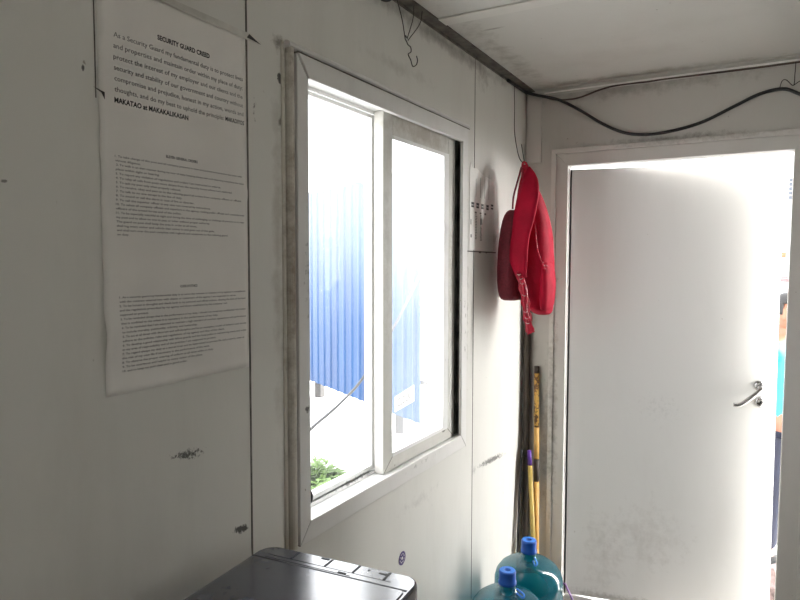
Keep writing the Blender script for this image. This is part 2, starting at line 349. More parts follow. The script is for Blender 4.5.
def catmull(pts, n=8):
    pts = [Vector(p) for p in pts]; q = [2 * pts[0] - pts[1]] + pts + [2 * pts[-1] - pts[-2]]; out = []
    for i in range(1, len(q) - 2):
        for k in range(n):
            t = k / n; a, b, c, d = q[i - 1], q[i], q[i + 1], q[i + 2]
            out.append(0.5 * ((2 * b) + (c - a) * t + (2 * a - 5 * b + 4 * c - d) * t * t + (3 * b - a - 3 * c + d) * t ** 3))
    return out + [pts[-1]]
def tube(bm, pts, r, seg=8, sm=8):
    p = catmull(pts, sm) if sm else [Vector(x) for x in pts]
    n = len(p); R = r if callable(r) else (lambda t: r)
    t0 = (p[1] - p[0]).normalized(); ref = Vector((0, 0, 1)) if abs(t0.z) < 0.9 else Vector((1, 0, 0))
    nrm = t0.cross(ref).normalized(); rings = []
    for i in range(n):
        t = (p[min(i + 1, n - 1)] - p[max(i - 1, 0)]).normalized()
        nrm = (nrm - t * nrm.dot(t)).normalized(); bn = t.cross(nrm); rr = R(i / (n - 1))
        rings.append([bm.verts.new(p[i] + (nrm * math.cos(2 * PI * k / seg) + bn * math.sin(2 * PI * k / seg)) * rr) for k in range(seg)])
    for a, b in zip(rings, rings[1:]):
        for k in range(seg): bm.faces.new([a[k], a[(k + 1) % seg], b[(k + 1) % seg], b[k]])
    bm.faces.new(rings[0][::-1]); bm.faces.new(rings[-1])
def tubes(name, paths, r, m, parent=None, seg=8, sm=8):
    bm = bmesh.new()
    for p in paths: tube(bm, p, r, seg, sm)
    return link(name, bm, m, parent, smooth=True)
def lathe(bm, prof, cen=(0, 0), seg=48):
    rings = []
    for r, z in prof:
        rings.append([bm.verts.new((cen[0] + r * math.cos(2 * PI * k / seg), cen[1] + r * math.sin(2 * PI * k / seg), z)) for k in range(seg)])
    for a, b in zip(rings, rings[1:]):
        for k in range(seg): bm.faces.new([a[k], a[(k + 1) % seg], b[(k + 1) % seg], b[k]])
    return rings
def loft(bm, rings, seg=24, power=2.4, caps=True):
    """rings: (cx, cy, z, rx, ry)"""
    R = []
    for cx, cy, z, rx, ry in rings:
        row = []
        for k in range(seg):
            a = 2 * PI * k / seg; c, s = math.cos(a), math.sin(a)
            row.append(bm.verts.new((cx + rx * math.copysign(abs(c) ** (2 / power), c), cy + ry * math.copysign(abs(s) ** (2 / power), s), z)))
        R.append(row)
    for a, b in zip(R, R[1:]):
        for k in range(seg): bm.faces.new([a[k], a[(k + 1) % seg], b[(k + 1) % seg], b[k]])
    if caps: bm.faces.new(R[0][::-1]); bm.faces.new(R[-1])
def ribbon(bm, path, width, thick, wdir):
    """flat band of given width (function or number) along path; wdir = width direction"""
    p = catmull(path, 8); n = len(p); W = width if callable(width) else (lambda t: width); rows = []
    for i in range(n):
        t = (p[min(i + 1, n - 1)] - p[max(i - 1, 0)]).normalized(); wd = Vector(wdir); wd = (wd - t * wd.dot(t)).normalized(); nn = t.cross(wd)
        w_ = W(i / (n - 1)) / 2
        rows.append([bm.verts.new(p[i] + wd * a * w_ + nn * b * thick / 2) for a, b in ((-1, -1), (-.5, -1.5), (.5, -1.5), (1, -1), (1, 1), (.5, 1.5), (-.5, 1.5), (-1, 1))])
    for a, b in zip(rows, rows[1:]):
        for k in range(8): bm.faces.new([a[k], a[(k + 1) % 8], b[(k + 1) % 8], b[k]])
    bm.faces.new(rows[0][::-1]); bm.faces.new(rows[-1])
def text_bm(bm, s, origin, xdir, ydir, height, width=None, bold=0.0, align='LEFT'):
    """writing as flat letter shapes; baseline starts at origin"""
    cu = bpy.data.curves.new('t', 'FONT'); cu.body = s; cu.resolution_u = 2; cu.offset = bold; cu.size = 1.0
    o = bpy.data.objects.new('t', cu); C.objects.link(o)
    dg = bpy.context.evaluated_depsgraph_get(); dg.update(); me = o.evaluated_get(dg).to_mesh()
    xs = [v.co.x for v in me.vertices]
    if xs:
        x0, x1 = min(xs), max(xs); sy = height / 0.7; sx = (width / (x1 - x0)) if width else sy
        off = 0 if align == 'LEFT' else -0.5 * (x1 - x0) * sx
        X = Vector(xdir); Y = Vector(ydir); O = Vector(origin)
        vs = [bm.verts.new(O + X * ((v.co.x - x0) * sx + off) + Y * (v.co.y * sy)) for v in me.vertices]
        for p in me.polygons:
            try: bm.faces.new([vs[i] for i in p.vertices])
            except ValueError: pass
    o.evaluated_get(dg).to_mesh_clear(); bpy.data.objects.remove(o); bpy.data.curves.remove(cu)

# ------------------------------------------------------------------ room shell
YE, H, XR, YB = 2.98, 2.4, 2.36, -1.6
struct(boxes('floor', [((-0.07, YB - .07, -0.10), (XR + .07, YE + .07, 0.0))], M['floor']))
struct(boxes('ceiling', [((-0.07, YB - .07, H), (XR + .07, YE + .07, H + 0.08))], M['ceiling']))
# left wall with the window opening
OY0, OY1, OZ0, OZ1 = 1.29, 2.285, 0.925, 2.075
struct(boxes('wall_left', [((-0.07, YB, 0), (0, OY0, H)), ((-0.07, OY1, 0), (0, YE + .07, H)), ((-0.07, OY0, 0), (0, OY1, OZ0)), ((-0.07, OY0, OZ1), (0, OY1, H))], M['wall_left']))
# end wall with the doorway
DX0, DX1, DZ1 = 0.165, 1.13, 2.085
struct(boxes('wall_end', [((0, YE, 0), (DX0, YE + .07, H)), ((DX1, YE, 0), (XR, YE + .07, H)), ((DX0, YE, DZ1), (DX1, YE + .07, H))], M['wall_end']))
# right wall and back wall behind the viewer
struct(boxes('wall_right', [((XR, YB, 0), (XR + .07, -1.1, H)), ((XR, -.5, 0), (XR + .07, YE + .07, H)), ((XR, -1.1, 0), (XR + .07, -.5, 1.1)), ((XR, -1.1, 1.6), (XR + .07, -.5, H))], M['plain']))
w2 = struct(empty('added_window', (XR + .035, -0.8, 1.1)))  # unseen window added to bring more daylight onto the left wall
boxes('window_frame', [((-.03, -.3, 0), (.03, -.27, .5)), ((-.03, .27, 0), (.03, .3, .5)), ((-.03, -.27, 0), (.03, .27, .03)), ((-.03, -.27, .47), (.03, .27, .5))], M['sash_white'], w2)
boxes('added_window_pane', [((-.003, -.27, .03), (.003, .27, .47))], M['glass_added'], w2)
struct(boxes('wall_back', [((0, YB - .07, 0), (XR, YB, H))], M['plain']))

# panel seams of the left wall: shallow cover strips with dirty joints
for i, (y, wdt) in enumerate(((0.722, 0.0016), (1.0925, 0.0045), (2.3675, 0.0028))):
    struct(boxes('trim_%d' % (i + 1), [((0.0, y - wdt / 2, 0 if i else 1.88), (0.0012, y + wdt / 2, H))], M['seam']))
struct(boxes('trim_4', [((0, 1.80, H - .004), (0.043, YE, H)), ((0, 1.80, H - .012), (0.004, YE, H))], M['steel_angle']))
struct(boxes('trim_5', [((0, YB, H - .004), (0.043, 1.80, H)), ((0, YB, H - .012), (0.004, 1.80, H))], M['steel_angle']))
struct(boxes('trim_6', [((0.044, 1.952, H - .006), (XR, 2.012, H))], M['strip'], bevel=0.002))
struct(boxes('trim_7', [((0.044, YE - .035, H - .003), (XR, YE, H)), ((0.044, YE - .004, H - .03), (XR, YE, H))], M['strip'], bevel=0.001))
struct(boxes('trim_8', [((0.010, YE - .012, 2.066), (0.079, YE, 2.385))], M['frame'], bevel=0.002))

# ------------------------------------------------------------------ window
win = struct(empty('window_1', (0, 1.79, 0.93)))
win_off = Vector(win.location)
def inwin(o): o.parent = win; o.location = -win_off; return o
# frame lining the opening, with two sliding tracks
inwin(boxes('window_frame', [((-.085, 1.29, OZ0), (0.002, 1.297, OZ1)), ((-.085, 2.275, OZ0), (-0.06, 2.285, OZ1)),
      ((-.085, 1.297, OZ0), (0.002, 2.275, .940)), ((-.085, 1.297, 2.062), (0.002, 2.275, OZ1)),
      ((-.0565, 1.297, .940), (-.0525, 2.275, .950)), ((-.0565, 1.297, 2.052), (-.0525, 2.275, 2.062)), ((-.088, 1.297, .940), (-.082, 2.275, .958))], M['sash_white']))
inwin(boxes('side_track', [((-.058, 2.20, OZ0 + .016), (-.054, 2.272, OZ1 - .014)), ((-.06, 2.272, OZ0), (0.001, 2.285, OZ1)), ((-.035, 2.262, OZ0 + .015), (-.028, 2.272, OZ1 - .013))], M['track']))  # first box: dark backing added so the recess beside the sash reads dark
# flat casing with mitred corners (four boards)
co_ = (1.253, 2.278, 0.8945, 2.102); ci_ = (1.297, 2.232, 0.946, 2.049)
O4 = [(co_[0], co_[2]), (co_[1], co_[2]), (co_[1], co_[3]), (co_[0], co_[3])]; I4 = [(ci_[0], ci_[2]), (ci_[1], ci_[2]), (ci_[1], ci_[3]), (ci_[0], ci_[3])]
g = 0.0007
for i in range(4):
    j = (i + 1) % 4
    bm = bmesh.new(); a, b, c, d = Vector(O4[i]), Vector(O4[j]), Vector(I4[j]), Vector(I4[i])
    e = (b - a).normalized() * g
    prism(bm, [tuple(a + e), tuple(b - e), tuple(c - e), tuple(d + e)], 'x', 0.0, 0.0125 if i != 2 else 0.017)
    inwin(link('casing', bm, M['casing'], bevel=0.0022))
bm = bmesh.new()   # dark joint under the mitres
for i in range(4):
    a, d = Vector(O4[i]), Vector(I4[i]); n = Vector((-(d - a).y, (d - a).x)).normalized() * .0012
    prism(bm, [tuple(a + n), tuple(a - n), tuple(d - n), tuple(d + n)], 'x', 0.0, 0.0112)
inwin(link('casing_joint', bm, M['seam']))
inwin(boxes('moulding_joint', [((0, 1.25, 2.1005), (.0185, 2.278, 2.1030))], M['seam']))
# outer moulding, left side and top
bm = bmesh.new()
def half_round(bm, a, b, r, along):
    pts = []
    for k in range(9):
        t = PI * k / 8; pts.append((0.0 + r[1] * math.sin(t), -r[0] * math.cos(t)))
    A = []; B = []
    for x, o in pts:
        if along == 'z': A.append(bm.verts.new((x, a[0] + o, a[1]))); B.append(bm.verts.new((x, b[0] + o, b[1])))
        else: A.append(bm.verts.new((x, a[0], a[1] + o))); B.append(bm.verts.new((x, b[0], b[1] + o)))
    bm.faces.new(A); bm.faces.new(B[::-1])
    for k in range(9): bm.faces.new([A[k], A[(k + 1) % 9], B[(k + 1) % 9], B[k]])
half_round(bm, (1.235, 0.895), (1.235, 2.112), (0.013, 0.015), 'z')
half_round(bm, (1.213, 0.895), (1.213, 2.118), (0.006, 0.005), 'z')
inwin(link('side_moulding', bm, M['moulding'], smooth=False))
bm = bmesh.new(); half_round(bm, (1.222, 2.114), (2.281, 2.114), (0.0095, 0.017), 'y')
inwin(link('head_moulding', bm, M['moulding'] if False else M['casing']))
# outer (left) sash: fixed pane in the outside track
def sash(y0, y1, z0, z1, x0, x1, sl, sr, rb, rt_, m, gm, name):
    s = inwin(boxes(name, [((x0, y0, z0), (x1, y0 + sl, z1)), ((x0, y1 - sr, z0), (x1, y1, z1)), ((x0, y0 + sl, z0), (x1, y1 - sr, z0 + rb)), ((x0, y0 + sl, z1 - rt_), (x1, y1 - sr, z1))], m, bevel=0.0015))
    p = boxes('pane', [(((x0 + x1) / 2 - .002, y0 + sl, z0 + rb), ((x0 + x1) / 2 + .002, y1 - sr, z1 - rt_))], gm); p.parent = s
    return s
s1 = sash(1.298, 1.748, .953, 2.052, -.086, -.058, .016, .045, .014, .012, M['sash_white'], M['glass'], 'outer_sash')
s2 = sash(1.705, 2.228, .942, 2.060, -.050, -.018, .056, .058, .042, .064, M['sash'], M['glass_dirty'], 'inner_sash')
boxes('glazing_bead', [((-.026, 2.130, .984), (-.016, 2.170, 1.996)), ((-.026, 1.761, .984), (-.016, 2.130, .996)), ((-.026, 1.761, 1.984), (-.016, 2.130, 1.996))], M['sash_white'], s2, bevel=0.001)
bm = bmesh.new()   # mitre lines of the sash rail corner
prism(bm, [(1.706, .943), (1.709, .943), (1.763, .985), (1.760, .985)], 'x', -.0185, -.0172)
prism(bm, [(2.227, .943), (2.224, .943), (2.168, .985), (2.171, .985)], 'x', -.0185, -.0172)
o = link('mitre_joint', bm, M['seam'], s2)
bm = bmesh.new(); lathe(bm, [(0.0, 0.010), (0.010, 0.009), (0.016, 0.004), (0.018, 0.0)], seg=20)
bmesh.ops.transform(bm, matrix=Matrix.Translation((0.006, 1.301, 1.005)) @ Matrix.Rotation(PI / 2, 4, 'Y') @ Matrix.Diagonal((1.0, .38, .8, 1)), verts=bm.verts)
o = link('latch', bm, M['rubber'], smooth=True); inwin(o); o.data.materials[0] = M['latch']; o['label'] = 'dark oval latch on the left casing'
# sticker on the dusty pane
st = empty('window_sticker', (-.0245, 1.85, 1.155)); tag(st, 'white rectangular sticker with printed letters on the right window pane', 'sticker')
bm = bmesh.new(); prism(bm, [(-.062, -.034), (.070, -.022), (.068, .034), (-.064, .016)], 'x', 0, .0006)
link('sticker_paper', bm, M['sticker'], st)
bm = bmesh.new(); text_bm(bm, 'CLOCK', (.0009, -.045, -.020), (0, .995, .12), (0, -.1, 1), .026, .090, bold=.01)
link('printed_text', bm, M['ink'], st)

# ------------------------------------------------------------------ door frame and door
dfr = struct(empty('door_frame', (0.64, YE, 0)))
def indoor(o): o.parent = dfr; o.location = -Vector(dfr.location); return o
def fpiece(bm, ox0, ox1, oz, ix0, ix1, iz, y0, y1, lean=0.0):
    """U-shaped casing: outer x0,x1,top ; inner x0,x1,top, right inner edge leaning"""
    prism(bm, [(ox0, 0), (ix0 , 0), (ix0, iz), (ox0, oz)], 'y', y0, y1)
    prism(bm, [(ox0, oz), (ix0, iz), (ix1, iz), (ox1, oz)], 'y', y0, y1)
    prism(bm, [(ix1 - lean, 0), (ox1, 0), (ox1, oz), (ix1, iz)], 'y', y0, y1)
bm = bmesh.new(); fpiece(bm, .130, 1.165, 2.120, .152, 1.145, 2.098, YE - .020, YE)
indoor(link('outer_casing', bm, M['frame'], bevel=.002))
bm = bmesh.new(); fpiece(bm, .152, 1.145, 2.098, .205, 1.086, 2.043, YE - .012, YE + .07, .014)
indoor(link('jamb', bm, M['frame'], bevel=.002))
indoor(boxes('jamb_strip', [((.205, YE + .004, 0), (.2085, YE + .008, 2.04)), ], M['sash_white']))  # thin pale strip along the hinge-side jamb edge
indoor(boxes('threshold', [((.165, YE, 0), (1.13, YE + .07, .012))], M['steel_angle']))
ANG = math.radians(11.5)
door = struct(empty('door_1', (.2125, YE + .030, 0), ANG))
boxes('door_leaf', [((0, 0, .028), (.862, .038, 2.030))], M['door'], door, bevel=.0015)
boxes('edge_strip', [((-.0035, -.002, .028), (.0, .038, 2.030))], M['rubber'], door)
hd = empty('door_handle'); hd.parent = door; hd.location = (.800, 0, 1.075)
bm = bmesh.new()
def disc_y(bm, x, z, r, t, seg=24):
    v = lathe(bm, [(0.0005, t), (r * .6, t), (r, t * .6), (r, 0)], seg=seg)
    vs = [q for row in v for q in row]
    bmesh.ops.transform(bm, matrix=Matrix.Translation((x, 0, z)) @ Matrix.Rotation(PI / 2, 4, 'X'), verts=vs)
disc_y(bm, 0, 0, .025, .010); link('rose', bm, M['chrome'], hd, smooth=True)
bm = bmesh.new(); disc_y(bm, .004, -.070, .023, .010); kr = link('key_rose', bm, M['chrome'], hd, smooth=True)
bm = bmesh.new(); disc_y(bm, 0.004, -.070, .008, .0125); link('keyhole', bm, M['rubber'], kr, smooth=True)
bm = bmesh.new(); tube(bm, [(0, -.005, 0), (0, -.042, 0), (-.012, -.050, -.012), (-.055, -.050, -.055), (-.085, -.047, -.078), (-.11, -.045, -.080)], .009, 12)
link('lever', bm, M['chrome'], hd, smooth=True)

# ------------------------------------------------------------------ wall poster with the guard's creed
pst = empty('wall_poster', (0, .91, 1.37)); tag(pst, 'large creased white paper poster of printed creed taped on left wall', 'poster')
po = Vector(pst.location)
bm = bmesh.new()
NY, NZ = 26, 52; rows = []
for j in range(NZ + 1):
    row = []
    for i in range(NY + 1):
        u, v = i / NY, j / NZ
        y = .727 + (1.0875 - .727) * u + .0 * v; z = 1.364 + .008 * (u - .0) * 0 + (2.094 - 1.364) * v + .005 * (1 - v) * u
        wv = .0014 + .0011 * math.sin(v * 23 + u * 3) * math.sin(u * 3.1) + .0009 * math.sin(v * 51 + u * 7) + .0008 * random.random() * (0 < i < NY)
        wv += .0030 * math.exp(-((v - .56 + .03 * u) / .012) ** 2) + .0022 * math.exp(-((v - .30 - .01 * u) / .01) ** 2) + (.006 * math.exp(-((v - .14) / .05) ** 2) * (1 - u) ** 6)
        row.append(bm.verts.new((max(wv, .0006), y, z)))
    rows.append(row)
for a, b in zip(rows, rows[1:]):
    for i in range(NY): bm.faces.new([a[i], a[i + 1], b[i + 1], b[i]])
bmesh.ops.translate(bm, vec=-po, verts=bm.verts)
pp = link('paper_sheet', bm, M['paper'], pst, smooth=True)
sol = pp.modifiers.new('s', 'SOLIDIFY'); sol.thickness = .0003; sol.offset = 1
TX = .0062   # the letters lie on the sheet
def ptext(lines, m, name):
    bm = bmesh.new()
    for s, y, z, h, wd, bo, al in lines: text_bm(bm, s, (0.0, y, z), (0, 1, 0), (0, 0, 1), h, wd, bo, al)
    bmesh.ops.translate(bm, vec=-po, verts=bm.verts)
    # drape the letters on the waves of the paper
    for v in bm.verts:
        y, z = v.co.y + po.y, v.co.z + po.z; u = (y - .727) / .3605; vv = (z - 1.364) / .73
        wv = .0014 + .0011 * math.sin(vv * 23 + u * 3) * math.sin(u * 3.1) + .0009 * math.sin(vv * 51 + u * 7)
        wv += .0030 * math.exp(-((vv - .56 + .03 * u) / .012) ** 2) + .0022 * math.exp(-((vv - .30 - .01 * u) / .01) ** 2) + (.006 * math.exp(-((vv - .14) / .05) ** 2) * (1 - u) ** 6)
        v.co.x = max(wv, .0006) + .0013
    return link(name, bm, m, pst)
creed = ['As a Security Guard my fundamental duty is to protect lives', 'and properties and maintain order within my place of duty;',
         'protect the interest of my employer and our clients and the', 'security and stability of our government and country without',
         'compromise and prejudice, honest in my action, words and', 'thoughts, and do my best to uphold the principle:']
ls = []
for i, s in enumerate(creed): ls.append((s, .757, 1.992 - i * .0187, .0085, .320 if i < 5 else .262, .004, 'LEFT'))
ptext(ls, M['ink'], 'creed_text')
ptext([('SECURITY GUARD CREED', .917, 2.015, .0088, .130, .03, 'C'), ('MAKADIYOS', 1.024, 1.992 - 5 * .0187, .0085, .055, .02, 'LEFT'), ('MAKATAO at MAKAKALIKASAN', .757, 1.992 - 6 * .0187, .0088, .166, .03, 'LEFT')], M['ink_bold'], 'bold_text')
orders = ['1. To take charge of this post and all company property in view and protect and preserve the same with', 'utmost diligence.',
 '2. To walk in an alert manner during my tour of duty, keeping always alert and observing everything that takes', 'place within sight or hearing.',
 '3. To report any violation of regulations and orders I am instructed to enforce.', '4. To relay all calls from posts more distant from the security house where I am stationed.',
 '5. To quit my post only when properly relieved.', '6. To receive, obey and pass on to the relieving guard all orders from company officers or officials.',
 '7. To talk to no one except in the line of duty.', '8. To sound or call the alarm in case of fire or disorder.',
 '9. To call the superior officer in any case not covered by instructions.', '10. To salute all company officials and superiors in the agency, ranking public officials and commissioned',
 'officers of the armed forces and of the police.', '11. To be especially watchful at night and during the time of challenging, to challenge all persons on or near',
 'my post and to allow no one to pass or loiter without proper authority.', 'The guard on post shall keep the area in order at all times,',
 'shall log every visitor and vehicle that comes in and goes out of the gate,', 'and shall turn over the post complete with logbook and equipment to the relieving guard', 'on duty.']
ls = []
for i, s in enumerate(orders): ls.append((s, .755, 1.785 - i * .0076, .0036, min(.322, .0031 * len(s)), .022, 'LEFT'))
ptext(ls, M['ink'], 'orders_text')
ptext([('ELEVEN GENERAL ORDERS', .905, 1.799, .0050, .080, .03, 'C'), ('CODE OF ETHICS', .917, 1.552, .0046, .044, .03, 'C')], M['ink_bold'], 'heading_text')
ethics = ['1. As a security guard my fundamental duty is to serve the interest or mission of my agency in compliance', 'with the contract entered into with clients or customers of the agency I am supposed to serve.',
 '2. To be honest in thoughts and deeds both in my personal and official actions, obeying the laws of the land', 'and the regulations prescribed by my agency and those established by the company I am', 'supposed to protect.',
 '3. To be reminded always that in the performance of my duty, I should not reveal any confidential information', 'that is confided to me unless it is necessary in the performance of my duty.',
 '4. To be reminded that I am expected to maintain a high standard of conduct, appearance and performance', 'to include morality, punctuality, sobriety and leadership.',
 '5. To act at all times with decorum and self-discipline and be an exemplary model of behavior and strictly', 'adhere to the policies, rules and regulations of my agency and that of the client.',
 '6. To develop a good relationship with fellow guards and the local police in maintaining peace and order', 'in my area of responsibility and of the premises I am supposed to protect.',
 '7. To regard always my duty as a sacred trust and be determined to protect life and property, even at', 'the risk of my own life if necessary in the performance of the same.', '8. To observe the proper wearing of uniform at all times while on duty.',
 '9. To be courteous and helpful to every visitor of the place,', '10. and to keep my post clean and in good order.']
ls = []
for i, s in enumerate(ethics): ls.append((s, .757 + .0002 * i, 1.5365 - i * .0078 + 0.0, .0036, min(.320, .0031 * len(s)), .022, 'LEFT'))
ptext(ls, M['ink'], 'ethics_text')
bm = bmesh.new(); prism(bm, [(.735 - po.y, 2.088 - po.z), (1.125 - po.y, 2.083 - po.z), (1.135 - po.y, 2.090 - po.z), (1.10 - po.y, 2.099 - po.z), (.735 - po.y, 2.098 - po.z)], 'x', .0055, .0062)
link('tape', bm, M['tape'], pst)
bm = bmesh.new(); prism(bm, [(1.088 - po.y, 2.088 - po.z), (1.132 - po.y, 2.085 - po.z), (1.095 - po.y, 2.097 - po.z)], 'x', .0062, .0068); o = link('torn_tape', bm, M['dark_tape'], pst)
bm = bmesh.new(); prism(bm, [(.716 - po.y, 1.897 - po.z), (.737 - po.y, 1.892 - po.z), (.737 - po.y, 1.880 - po.z), (.731 - po.y, 1.890 - po.z)], 'x', .003, .0036); link('torn_tape', bm, M['dark_tape'], pst)

# ------------------------------------------------------------------ notice right of the window
nt_ = empty('wall_notice', (0, 2.44, 1.65)); tag(nt_, 'small white paper notice with row of black symbols, right of window', 'notice')
no = Vector(nt_.location)
bm = bmesh.new()
edge = [(2.318, 1.652), (2.40, 1.651), (2.47, 1.6505), (2.569, 1.650), (2.566, 1.70), (2.572, 1.74), (2.563, 1.79), (2.571, 1.84), (2.574, 1.90), (2.568, 1.937), (2.55, 1.945), (2.50, 1.948), (2.44, 1.955), (2.39, 1.972), (2.35, 1.968), (2.325, 1.985), (2.318, 1.95)]
prism(bm, [(a - no.y, b - no.z) for a, b in edge], 'x', .0013, .0022)
link('notice_sheet', bm, M['paper2'], nt_)
bm = bmesh.new()
def sq(y, z, dy, dz, x=.0024): prism(bm, [(y - no.y, z - no.z), (y + dy - no.y, z - no.z), (y + dy - no.y, z + dz - no.z), (y - no.y, z + dz - no.z)], 'x', x, x + .0003)
for k, y in enumerate((2.335, 2.385, 2.435, 2.49, 2.54)):       # row of square pictograms
    sq(y, 1.817 + (k == 4) * .006, .026, .007); sq(y, 1.829 + (k == 4) * .006, .026, .008); sq(y + .003, 1.824, .006, .006); sq(y + .016, 1.824, .006, .006)
link('pictograms', bm, M['ink_bold'], nt_)
bm = bmesh.new()
for k in range(16): sq(2.375, 1.695 + k * .0062, .012 + .008 * random.random(), .003)
for k in range(20): sq(2.425, 1.690 + k * .0052, .014 + .006 * random.random(), .0026)
sq(2.425, 1.755, .022, .022)
for k in range(3): sq(2.37 + k * .05, 1.795, .018, .007)
for k in range(4): sq(2.38 + k * .045, 1.86, .002, .07 + .01 * k)
sq(2.33, 1.70, .010, .012); sq(2.33, 1.75, .006, .02)
link('notice_print', bm, M['ink'], nt_)
bm = bmesh.new(); prism(bm, [(2.305 - no.y, 1.644 - no.z), (2.60 - no.y, 1.6425 - no.z), (2.60 - no.y, 1.6465 - no.z), (2.305 - no.y, 1.648 - no.z)], 'x', .0013, .0030); sq(2.415, 1.640, .02, .008); sq(2.49, 1.640, .008, .006)
link('bottom_strip', bm, M['dark_tape'], nt_)
for y in (2.345, 2.40, 2.52): pass

# round purple sticker low on the wall
rs = empty('round_sticker', (0.0, 1.793, .644)); tag(rs, 'small round purple and white sticker on wall below window', 'sticker')
def ring(bm, r0, r1, x0, x1, n=28):
    a = [[bm.verts.new((x, r * math.cos(2 * PI * k / n), r * math.sin(2 * PI * k / n))) for k in range(n)] for r, x in ((r0, x0), (r0, x1), (r1, x1), (r1, x0))]
    for i in range(4):
        for k in range(n): bm.faces.new([a[i][k], a[i][(k + 1) % n], a[(i + 1) % 4][(k + 1) % n], a[(i + 1) % 4][k]])
bm = bmesh.new(); ring(bm, .0001, .023, 0, .0006); link('sticker_face', bm, M['paper2'], rs)
bm = bmesh.new(); ring(bm, .0155, .0225, .0006, .0010); ring(bm, .005, .012, .0006, .0010)
for k in range(8):
    t = 2 * PI * k / 8; c, s = math.cos(t), math.sin(t); prism(bm, [(.011 * c - .002 * s, .011 * s + .002 * c), (.011 * c + .002 * s, .011 * s - .002 * c), (.017 * c + .002 * s, .017 * s - .002 * c), (.017 * c - .002 * s, .017 * s + .002 * c)], 'x', .0006, .0010)
link('purple_print', bm, mat('purple_ink', (0.10, 0.07, 0.20), .6), rs)

# ------------------------------------------------------------------ cables and wires
tag(tubes('power_cable', [[(.012, 2.70, 2.385), (.02, 2.90, 2.383), (.06, 2.95, 2.372), (.101, 2.952, 2.360), (.170, 2.955, 2.336), (.261, 2.958, 2.281), (.349, 2.960, 2.219), (.435, 2.962, 2.172), (.517, 2.962, 2.152), (.617, 2.962, 2.152), (.750, 2.962, 2.178), (.876, 2.962, 2.232), (.962, 2.960, 2.268), (1.04, 2.955, 2.276), (1.093, 2.95, 2.250), (1.15, 2.955, 2.22), (1.3, 2.96, 2.24), (1.5, 2.96, 2.3)]], .0068, M['cable']), 'thick black cable sagging across the end wall above the door', 'cable')
tag(tubes('thin_cable', [[(.09, 2.955, 2.362), (.16, 2.955, 2.340), (.25, 2.955, 2.338), (.34, 2.96, 2.362), (.42, 2.962, 2.373), (.55, 2.963, 2.372), (.62, 2.963, 2.374), (.9, 2.963, 2.372), (1.3, 2.963, 2.374)]], .004, M['brown_cable']), 'thin brown cable running along top edge of end wall', 'cable')
tag(tubes('bright_trim_edge', [[(.10, 2.940, 2.373), (.5, 2.940, 2.3745), (1.6, 2.940, 2.377)]], .0036, M['bright_edge_white'], sm=2), 'thin white strand painted as bright edge of ceiling trim above door', 'cable')  # bright edge of the ceiling trim; its brightness is put into the colour
tag(tubes('tie_wire', [[(1.080, 2.958, 2.375), (1.078, 2.958, 2.33), (1.074, 2.955, 2.285), (1.05, 2.952, 2.308), (1.036, 2.952, 2.306), (1.028, 2.952, 2.279)], [(1.074, 2.955, 2.285), (1.10, 2.955, 2.30), (1.12, 2.955, 2.288)]], .0016, M['wire']), 'thin twisted wire holding the black cable above door', 'wire')
hw = empty('wire_hook', (.03, 1.76, 2.395)); tag(hw, 'thin rusty wire hook hanging below ceiling above the window', 'hook'); ho = Vector(hw.location)
def rel(pts, o): return [tuple(Vector(p) - o) for p in pts]
for pth in ([(.035, 1.68, 2.392), (.048, 1.70, 2.32), (.05, 1.717, 2.266)], [(.035, 1.80, 2.392), (.045, 1.775, 2.34), (.05, 1.729, 2.266)], [(.035, 1.855, 2.392), (.045, 1.82, 2.34), (.05, 1.735, 2.264)]):
    tubes('hanger_wire', [rel(pth, ho)], .0014, M['wire'], hw)
tubes('hook', [rel([(.05, 1.728, 2.270), (.052, 1.716, 2.272), (.052, 1.714, 2.262), (.05, 1.726, 2.259), (.05, 1.735, 2.252), (.05, 1.752, 2.249), (.05, 1.754, 2.236), (.05, 1.737, 2.224), (.05, 1.752, 2.212), (.05, 1.764, 2.197), (.05, 1.776, 2.199), (.05, 1.790, 2.208), (.05, 1.796, 2.222), (.05, 1.790, 2.234)], ho)], .0016, M['wire'], hw)
bm = bmesh.new(); loft(bm, [(.02, 1.665, 2.392, .026, .035), (.022, 1.66, 2.375, .024, .030), (.018, 1.655, 2.362, .014, .02)], seg=14); tag(link('tape_wad', bm, M['dark_tape'], smooth=True), 'dark wad of tape at wall and ceiling joint above window', 'tape')

# ------------------------------------------------------------------ red backpack hanging in the corner
bg_ = empty('backpack', (.12, 2.62, 1.385)); tag(bg_, 'red backpack hanging by a wire in the room corner beside door', 'backpack'); bo = Vector(bg_.location)
def bX(px): return .012 + (px - 500) * .00435
def bZ(py): return 1.846 - (py - 205) * .00424
def inbag(bm, name, m, ss=0, smooth=True, parent=None):
    bmesh.ops.translate(bm, vec=-bo, verts=bm.verts); return link(name, bm, m, parent or bg_, smooth=smooth, subsurf=ss)
bm = bmesh.new()   # main compartment: right contour and left contour, bottom to top
rows = [(1.385, .188, .222, .03), (1.400, .158, .236, .062), (1.43, .128, .240, .085), (1.50, .110, .240, .094), (1.57, .100, .240, .094), (1.64, .096, .240, .090), (1.71, .095, .234, .086), (1.77, .092, .224, .078), (1.83, .090, .205, .066), (1.88, .090, .188, .052), (1.93, .094, .165, .034), (1.965, .100, .146, .02), (1.99, .108, .134, .011)]
loft(bm, [((a + b) / 2, 2.63, z, (b - a) / 2, d) for z, a, b, d in rows], seg=32, power=2.6)
for v in bm.verts:     # soft folds in the cloth
    z = v.co.z; k = .006 * math.sin(z * 46 + v.co.y * 30) * math.sin(v.co.x * 60 + z * 12) + .004 * math.sin(z * 90 - v.co.x * 70)
    v.co.y += k; v.co.x += .4 * k
inbag(bm, 'main_pouch', M['red'], 1)
bm = bmesh.new()       # front pocket, with its flap seam
